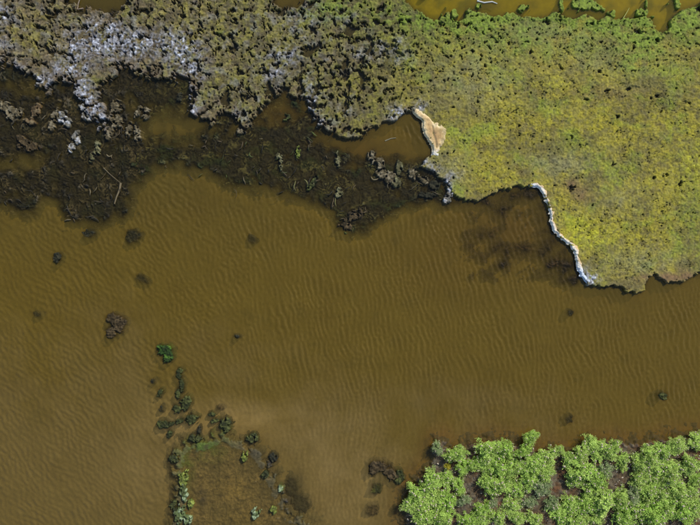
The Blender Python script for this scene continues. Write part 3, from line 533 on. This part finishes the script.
for lobes, pal, top, lb in [
    ([(245, 456, 3.2, 6.5, .2)], 'lime', .07, 'yellow green algae tuft alone in the upper part of the brown shoal'),
    ([(226, 425, 6, 7, .2)], 'olive', .06, 'olive tuft on the very tip of the brown shoal'),
    ([(196, 438, 6, 5, .2)], 'olive', .06, 'olive tuft on the upper left rim of the brown shoal'),
    ([(184, 478, 5, 8, .1)], 'lime', .06, 'green algae tuft on the left rim above the white flecked one'),
    ([(184, 492, 4, 9, -.2)], 'mint', .08, 'white flecked algae tuft on the left rim of the brown shoal'),
    ([(191, 503, 3.5, 5, 0)], 'lime', .06, 'small green tuft right below the white flecked one'),
    ([(180, 514, 6, 9, .2), (188, 519, 5, 5, 0)], 'mint', .07, 'pale mint algae tuft at the bottom left of the brown shoal'),
    ([(174, 504, 4, 6, 0)], 'olive', .05, 'dark olive tuft left of the pale mint one'),
    ([(256, 513, 5, 6, .2)], 'mint', .06, 'pale mint algae tuft near the bottom middle of the shoal'),
    ([(274, 510, 4, 4.5, .2)], 'lime', .06, 'small green tuft right of the bottom middle mint tuft'),
    ([(280, 488, 4, 3.5, .2)], 'mint', .06, 'small mint tuft on the right rim of the brown shoal'),
    ([(265, 474, 4, 4, 0)], 'olive', .05, 'olive tuft inside the right rim of the brown shoal'),
    ([(273, 457, 4, 5, 0)], 'dark', .04, 'dark tuft on the upper right rim of the brown shoal'),
    ([(174, 459, 5, 4, .3)], 'olive', .05, 'olive tuft on the left shoulder of the brown shoal'),
    ([(252, 438, 6, 5, .2)], 'olive', .05, 'olive tuft on the top right rim of the brown shoal')]:
    clump(lobes, pal, top, lb, cat='tuft', group=g4, name='algae_tuft', mat=M_MAT, holes=.6, bottom=-.12)

# ------------------------------------------------------------------ shrub bank at the lower right
X, Y = np.meshgrid(axis(388, 715, .9, 900, 1.2, 16), axis(425, 535, .9, 500, 1.2, 16))
big = fbm(X, Y, 26, 3, 601); mid = fbm(X, Y, 8, 3, 605); fine = fbm(X, Y, 2.8, 3, 609); w1, id1 = worley(X, Y, 3.4, 9)
d = sdf_poly(X, Y, BANK) + 4 * mid + 2 * fine
Z = -.16 + .17 * sm(-4, 10, d) + .05 * sm(4, 40, d) + .025 * mid + .025 * fine + .02 * np.sqrt(np.clip(1 - w1 * w1, 0, 1))
C = mix(np.broadcast_to(lin(78, 66, 46), X.shape + (3,)), lin(96, 64, 38), np.clip(.2 + 1.3 * big + .4 * mid, 0, 1))
C = mix(C, lin(96, 88, 70), sm(.62, .9, id1 + .3 * mid) * .8); C = mix(C, lin(48, 42, 38), sm(.1, .5, fine + .4 * mid) * .7)
C = mix(C, lin(90, 86, 74), np.clip(blobs(X, Y, [(436, 458, 8, 12, .8), (448, 472, 10, 6, .6), (415, 512, 10, 10, .5), (462, 512, 6, 8, .5), (440, 500, 4, 4, .5)]) * (.8 + mid), 0, .9))
C = mix(C, lin(62, 54, 40), sm(8, -2, d) * .7)
bank = tag(field_obj('shore_bank', X, Y, Z, C, d > -4, M_MUD), 'reddish brown mud bank under the green shrubs at the lower right', 'bank', kind='structure')

def leaf_mat(name, a, b_, rough=.55, sub=.35):
    m, N, L, b = new_mat(name)
    tc = N.new('ShaderNodeTexCoord'); ns = N.new('ShaderNodeTexNoise'); ns.inputs['Scale'].default_value = 9; ns.inputs['Detail'].default_value = 3
    L.new(tc.outputs['Object'], ns.inputs['Vector'])
    at = N.new('ShaderNodeAttribute'); at.attribute_name = 'tone'
    oi = N.new('ShaderNodeObjectInfo'); ad = N.new('ShaderNodeMath'); ad.operation = 'MULTIPLY_ADD'; ad.inputs[1].default_value = .5; L.new(oi.outputs['Random'], ad.inputs[0])
    sb = N.new('ShaderNodeMath'); sb.operation = 'SUBTRACT'; L.new(ns.outputs['Fac'], sb.inputs[0]); sb.inputs[1].default_value = .25; L.new(sb.outputs[0], ad.inputs[2])
    mx = N.new('ShaderNodeMix'); mx.data_type = 'RGBA'; mx.inputs['A'].default_value = (*a, 1); mx.inputs['B'].default_value = (*b_, 1); L.new(ad.outputs[0], mx.inputs['Factor'])
    mu = N.new('ShaderNodeMix'); mu.data_type = 'RGBA'; mu.blend_type = 'MULTIPLY'; mu.inputs['Factor'].default_value = 1
    L.new(mx.outputs['Result'], mu.inputs['A']); L.new(at.outputs['Color'], mu.inputs['B'])
    L.new(mu.outputs['Result'], b.inputs['Base Color']); b.inputs['Roughness'].default_value = rough; b.inputs['Specular IOR Level'].default_value = .3
    tl = N.new('ShaderNodeBsdfTranslucent'); L.new(mu.outputs['Result'], tl.inputs['Color'])
    ms = N.new('ShaderNodeMixShader'); ms.inputs[0].default_value = sub; L.new(b.outputs[0], ms.inputs[1]); L.new(tl.outputs[0], ms.inputs[2])
    L.new(ms.outputs[0], N['Material Output'].inputs['Surface']); return m
M_LEAF = leaf_mat('shrub_leaf', (.34, .56, .075), (.52, .66, .17), .7, .28)
M_LEAFG = leaf_mat('grey_leaf', (.24, .34, .11), (.36, .42, .21), .7, .25)
M_LEAFY = leaf_mat('yellow_leaf', (.55, .50, .03), (.65, .58, .06), .6, .3)
M_STEM = tone_mat('woody_stem', .85, .2, 60, .3, .3, .004, tint=(.11, .07, .04))
M_DRY = tone_mat('dry_flower_head', .9, .1, 50, .3, .2, .004, tint=(.42, .36, .27))

def shrub_meshes(seed, R=.25, Ht=.26, nsh=70, nl=46, lobed=.4, ll=.029):
    r = np.random.default_rng(seed); LV = []; LF = []; LC = []; SV = []; SF = []; DV = []; DF = []
    ph = r.random(4) * 6.28
    for q in range(nsh):
        a = r.random() * 6.28; rho = math.sqrt(r.random()); lim = R * (1 + lobed * (.6 * math.sin(2 * a + ph[0]) + .5 * math.sin(3 * a + ph[1]) + .3 * math.sin(5 * a + ph[2])))
        tip = np.array([math.cos(a) * rho * lim, math.sin(a) * rho * lim, Ht * (1.05 - .65 * rho ** 2) * (.82 + .28 * r.random())])
        base = np.array([math.cos(a) * rho * lim * .22, math.sin(a) * rho * lim * .22, -.03]); mid_ = (base + tip) * .5 + np.array([tip[0] * .12, tip[1] * .12, -.01])
        P = lambda t: base * (1 - t) ** 2 + 2 * mid_ * t * (1 - t) + tip * t * t
        b = len(SV)
        for k in range(4):
            p = P(k / 3); w = .007 * (1 - .6 * k / 3)
            for j in range(3): SV.append(p + np.array([math.cos(j * 2.09) * w, math.sin(j * 2.09) * w, 0]))
        for k in range(3):
            for j in range(3): SF.append((b + 3 * k + j, b + 3 * k + (j + 1) % 3, b + 3 * k + 3 + (j + 1) % 3, b + 3 * k + 3 + j))
        tone = .62 + .62 * r.random()
        for k in range(nl):
            t = .32 + .68 * (k + r.random()) / nl; p = P(t); p = p + r.normal(size=3) * .017; an = r.random() * 6.28; up = .05 + .55 * t * r.random()
            dr = np.array([math.cos(an), math.sin(an), up]) + .15 * tip / R; dr /= np.linalg.norm(dr); L = ll * (1.15 - .45 * t) * (.7 + .6 * r.random())
            sd_ = np.cross(dr, [0, 0, 1]); sd_ /= np.linalg.norm(sd_) + 1e-6; nn = np.cross(sd_, dr); w = L * .30
            o = len(LV); LV += [p, p + dr * L * .55 + sd_ * w - nn * w * .3, p + dr * L, p + dr * L * .55 - sd_ * w - nn * w * .3]; LF.append((o, o + 1, o + 2, o + 3))
            c = tone * (.85 + .3 * r.random()); LC += [(c, c, c)] * 4
        if r.random() < .20:
            o = len(DV); s = .013 + .01 * r.random()
            for v in [(1, 0, 0), (-1, 0, 0), (0, 1, 0), (0, -1, 0), (0, 0, 1.3), (0, 0, -1)]: DV.append(tip + np.array(v) * s + np.array([0, 0, .012]))
            for f in [(0, 2, 4), (2, 1, 4), (1, 3, 4), (3, 0, 4), (2, 0, 5), (1, 2, 5), (3, 1, 5), (0, 3, 5)]: DF.append(tuple(o + i for i in f))
    lm = fast_mesh('foliage', np.array(LV), np.array(LF), np.array(LC)); sm_ = fast_mesh('stem', np.array(SV), np.array(SF))
    dm = fast_mesh('flower_head', np.array(DV), np.array(DF)) if DF else None
    return lm, sm_, dm
PROTO = [shrub_meshes(700 + k, lobed=.25 + .08 * (k % 4)) for k in range(8)]
TALL = shrub_meshes(790, R=.30, Ht=.42, nsh=110, nl=52, lobed=.3, ll=.055)
for pr in PROTO + [TALL]:
    pr[0].materials.append(M_LEAF); pr[1].materials.append(M_STEM)
    if pr[2]: pr[2].materials.append(M_DRY)
def recol(me, mat): c = me.copy(); c.materials.clear(); c.materials.append(mat); return c
GREY = [(recol(p[0], M_LEAFG), p[1], p[2]) for p in PROTO[:3]]; YEL = (recol(PROTO[4][0], M_LEAFY), PROTO[4][1], None)
ROWS = [ # rows of shrubs counted from the waterline: (x, y, radius[, kind])
 ('row along the waterline', [(437, 449, 6, 'g'), (457, 454, 10), (488, 449, 12), (506, 449, 9), (531, 438, 7), (549, 456, 10), (561, 450, 4), (582, 453, 8), (596, 447, 12), (611, 450, 9), (623, 461, 8), (640, 463, 9), (650, 455, 10), (665, 451, 10), (678, 444, 8), (698, 442, 9)]),
 ('second row from the water', [(462, 468, 8), (473, 464, 7), (485, 463, 9), (498, 466, 11), (515, 467, 10), (524, 452, 8), (535, 463, 11), (568, 457, 5), (579, 470, 13), (595, 477, 12), (606, 470, 7, 'g'), (656, 467, 12), (671, 470, 10), (690, 464, 10)]),
 ('third row from the water', [(432, 481, 11), (447, 480, 9), (459, 488, 7), (488, 483, 11), (503, 483, 11), (517, 489, 8), (529, 476, 11), (546, 472, 9), (541, 488, 9, 'g'), (575, 480, 9), (590, 492, 11), (640, 478, 10), (656, 481, 8), (668, 480, 8), (697, 478, 7)]),
 ('fourth row from the water', [(417, 493, 11), (429, 500, 11), (445, 502, 11), (463, 500, 6, 'g'), (482, 509, 9), (493, 503, 5, 'g'), (512, 505, 9), (530, 503, 7, 'g'), (552, 503, 7, 'g'), (571, 505, 9), (586, 504, 10), (621, 498, 9), (633, 496, 8, 'g'), (646, 492, 10), (660, 493, 8), (678, 490, 11), (692, 490, 8)]),
 ('bottom row at the picture edge', [(411, 506, 8), (424, 515, 11), (443, 517, 11), (469, 521, 9), (484, 519, 9), (499, 517, 8), (517, 517, 8), (535, 520, 8), (560, 514, 11), (577, 520, 9), (594, 518, 9), (622, 515, 12), (637, 508, 13), (652, 513, 13), (667, 506, 11), (682, 512, 12), (696, 506, 10)])]
ORD = ['first', 'second', 'third', 'fourth', 'fifth', 'sixth', 'seventh', 'eighth', 'ninth', 'tenth', 'eleventh', 'twelfth', 'thirteenth', 'fourteenth', 'fifteenth', 'sixteenth', 'seventeenth', 'eighteenth']
rs = random.Random(9)
def place_shrub(pr, x, y, rad, label, zs=1.0, group='shrubs on the mud bank', sx=1.0):
    root = bpy.data.objects.new('shrub', None); scene.collection.objects.link(root); root.empty_display_size = .1
    root.location = W(x, y, .03); s = rad / 9.0
    root.rotation_euler = (0, 0, rs.random() * 6.28); root.scale = (s, s * sx, (.55 + .45 * s) * zs)
    tag(root, label, 'shrub', group)
    for nm, me in zip(('foliage', 'stem', 'flower_head'), pr):
        if me:
            c_ = obj(nm, me, None, root)
            if nm == 'flower_head': c_['kind'] = 'stuff'
    return root
n = 0
for rn, L in ROWS:
    L = sorted(L, key=lambda t: t[0])
    for i, t in enumerate(L):
        x, y, rad = t[:3]; g = len(t) > 3; n += 1
        k = 1 - .26 / H * .6                                     # crowns stand above the water plane
        x2 = 350 + (x - 350) * k; y2 = 262.5 + (y - 262.5) * k
        size = 'small' if rad < 7.5 else ('large' if rad >= 11 else 'middling')
        lab = f"{size} {'pale grey green' if g else 'bright green'} shrub, {ORD[i]} from the left in the {rn}"
        place_shrub(GREY[n % 3] if g else PROTO[n % 8], x2, y2, rad * 1.04, lab, zs=.75 + .6 * rs.random(), sx=.85 + .3 * rs.random())
place_shrub(TALL, 599, 497, 9, 'tallest bright green shrub rising above the others near the bottom edge')
place_shrub(YEL, 447, 465, 3.2, 'tiny yellow leaved shrub beside the grey litter near the waterline')
for i in range(34):                                              # the bank goes on past the picture
    x = rs.uniform(400, 860); y = rs.uniform(438, 640)
    if x < 706 and y < 532: continue
    o = place_shrub(PROTO[i % 8], x, y, rs.uniform(8, 13), 'bright green shrub on the bank beyond the picture edge', group='shrubs beyond the picture edge')

# pale litter and twigs between the shrubs
r = np.random.default_rng(77); V = []; F = []; Cc = []
while len(F) < 6 * 1000:
    x = r.uniform(398, 720); y = r.uniform(430, 545)
    if sdf_poly(np.array([x]), np.array([y]), BANK)[0] < 8: continue
    px, py, pz = W(x, y, .06 + .03 * r.random()); a = r.random() * 6.28; L = .014 + .030 * r.random() ** 2; w = .006 + .010 * r.random(); o = len(V)
    for sx, sy, sz in [(-1, -1, -1), (1, -1, -1), (1, 1, -1), (-1, 1, -1), (-.8, -.7, 1), (.8, -.7, 1), (.8, .7, 1), (-.8, .7, 1)]:
        V.append((px + math.cos(a) * L * sx - math.sin(a) * w * sy, py + math.sin(a) * L * sx + math.cos(a) * w * sy, pz + .007 * sz))
    F += [tuple(o + i for i in f) for f in [(3, 2, 1, 0), (4, 5, 6, 7), (0, 1, 5, 4), (1, 2, 6, 5), (2, 3, 7, 6), (3, 0, 4, 7)]]
    c = [lin(150, 140, 122), lin(124, 112, 104), lin(96, 70, 48), lin(178, 168, 150), lin(70, 60, 52)][r.integers(5)]; Cc += [c] * 8
V = np.array(V, np.float32); c = V.mean(0); c[2] = 0
o = obj('plant_litter', fast_mesh('plant_litter', V - c, np.array(F), np.array(Cc)), M_STRAND); o.location = c
tag(o, 'pale dead plant litter scattered on the mud between the shrubs', 'litter', kind='stuff')

# single sticks
def stick(pts, rad, col, z, label):
    V = []; F = []; n = len(pts)
    for k, (x, y) in enumerate(pts):
        w = rad * (1 - .5 * k / (n - 1)); c = W(x, y, z + .004 * k)
        q = pts[min(k + 1, n - 1)]; p = pts[max(k - 1, 0)]; a = math.atan2(-(q[1] - p[1]), q[0] - p[0])
        for j in range(5):
            t = j * 2 * math.pi / 5; V.append((c[0] - math.sin(a) * w * math.cos(t), c[1] + math.cos(a) * w * math.cos(t), c[2] + w * math.sin(t)))
    for k in range(n - 1):
        for j in range(5): F.append((5 * k + j, 5 * k + (j + 1) % 5, 5 * k + 5 + (j + 1) % 5, 5 * k + 5 + j))
    V = np.array(V); c = V.mean(0); c[2] = 0
    o = obj('twig', fast_mesh('twig', V - c, np.array(F), np.tile(col, (len(V), 1))), M_STRAND); o.location = c
    return tag(o, label, 'twig')
stick([(121, 183), (120, 190), (117, 197), (115, 204)], .028, lin(104, 92, 68), .02, 'thick pale stick lying in the left weed bed')
stick([(104, 168), (110, 174), (116, 179), (121, 183)], .011, lin(92, 82, 62), .03, 'thin tan twig pointing at the thick pale stick')
stick([(385, 141), (391, 138.5), (396, 138)], .014, lin(120, 116, 96), .005, 'short pale twig floating in the brown channel')
stick([(477, 1), (484, 3), (492, 2), (497, 4)], .022, lin(186, 190, 190), .01, 'whitish twig floating on the dark patch of the ochre pool')
stick([(84, 9), (78, 10), (79, 4), (82, -4)], .02, lin(130, 116, 100), .03, 'bent grey twig over the brown gap at the top left')
stick([(616, 29), (621, 21), (626, 13), (628, 9)], .014, lin(150, 152, 84), .05, 'thin pale twig at the edge of the ochre pool')

# ------------------------------------------------------------------ depth of the water over whatever lies under it
D = np.clip(-TOP, 0, .4)
for _ in range(2):
    P = np.pad(D, 1, mode='edge'); D = sum(P[i:i + D.shape[0], j:j + D.shape[1]] for i in range(3) for j in range(3)) / 9
i = np.clip(np.round(WY + 60).astype(int), 0, 645); j = np.clip(np.round(WX + 60).astype(int), 0, 820)
at = water.data.attributes.new('depth', 'FLOAT', 'POINT'); at.data.foreach_set('value', D[i, j].astype(np.float32).ravel())
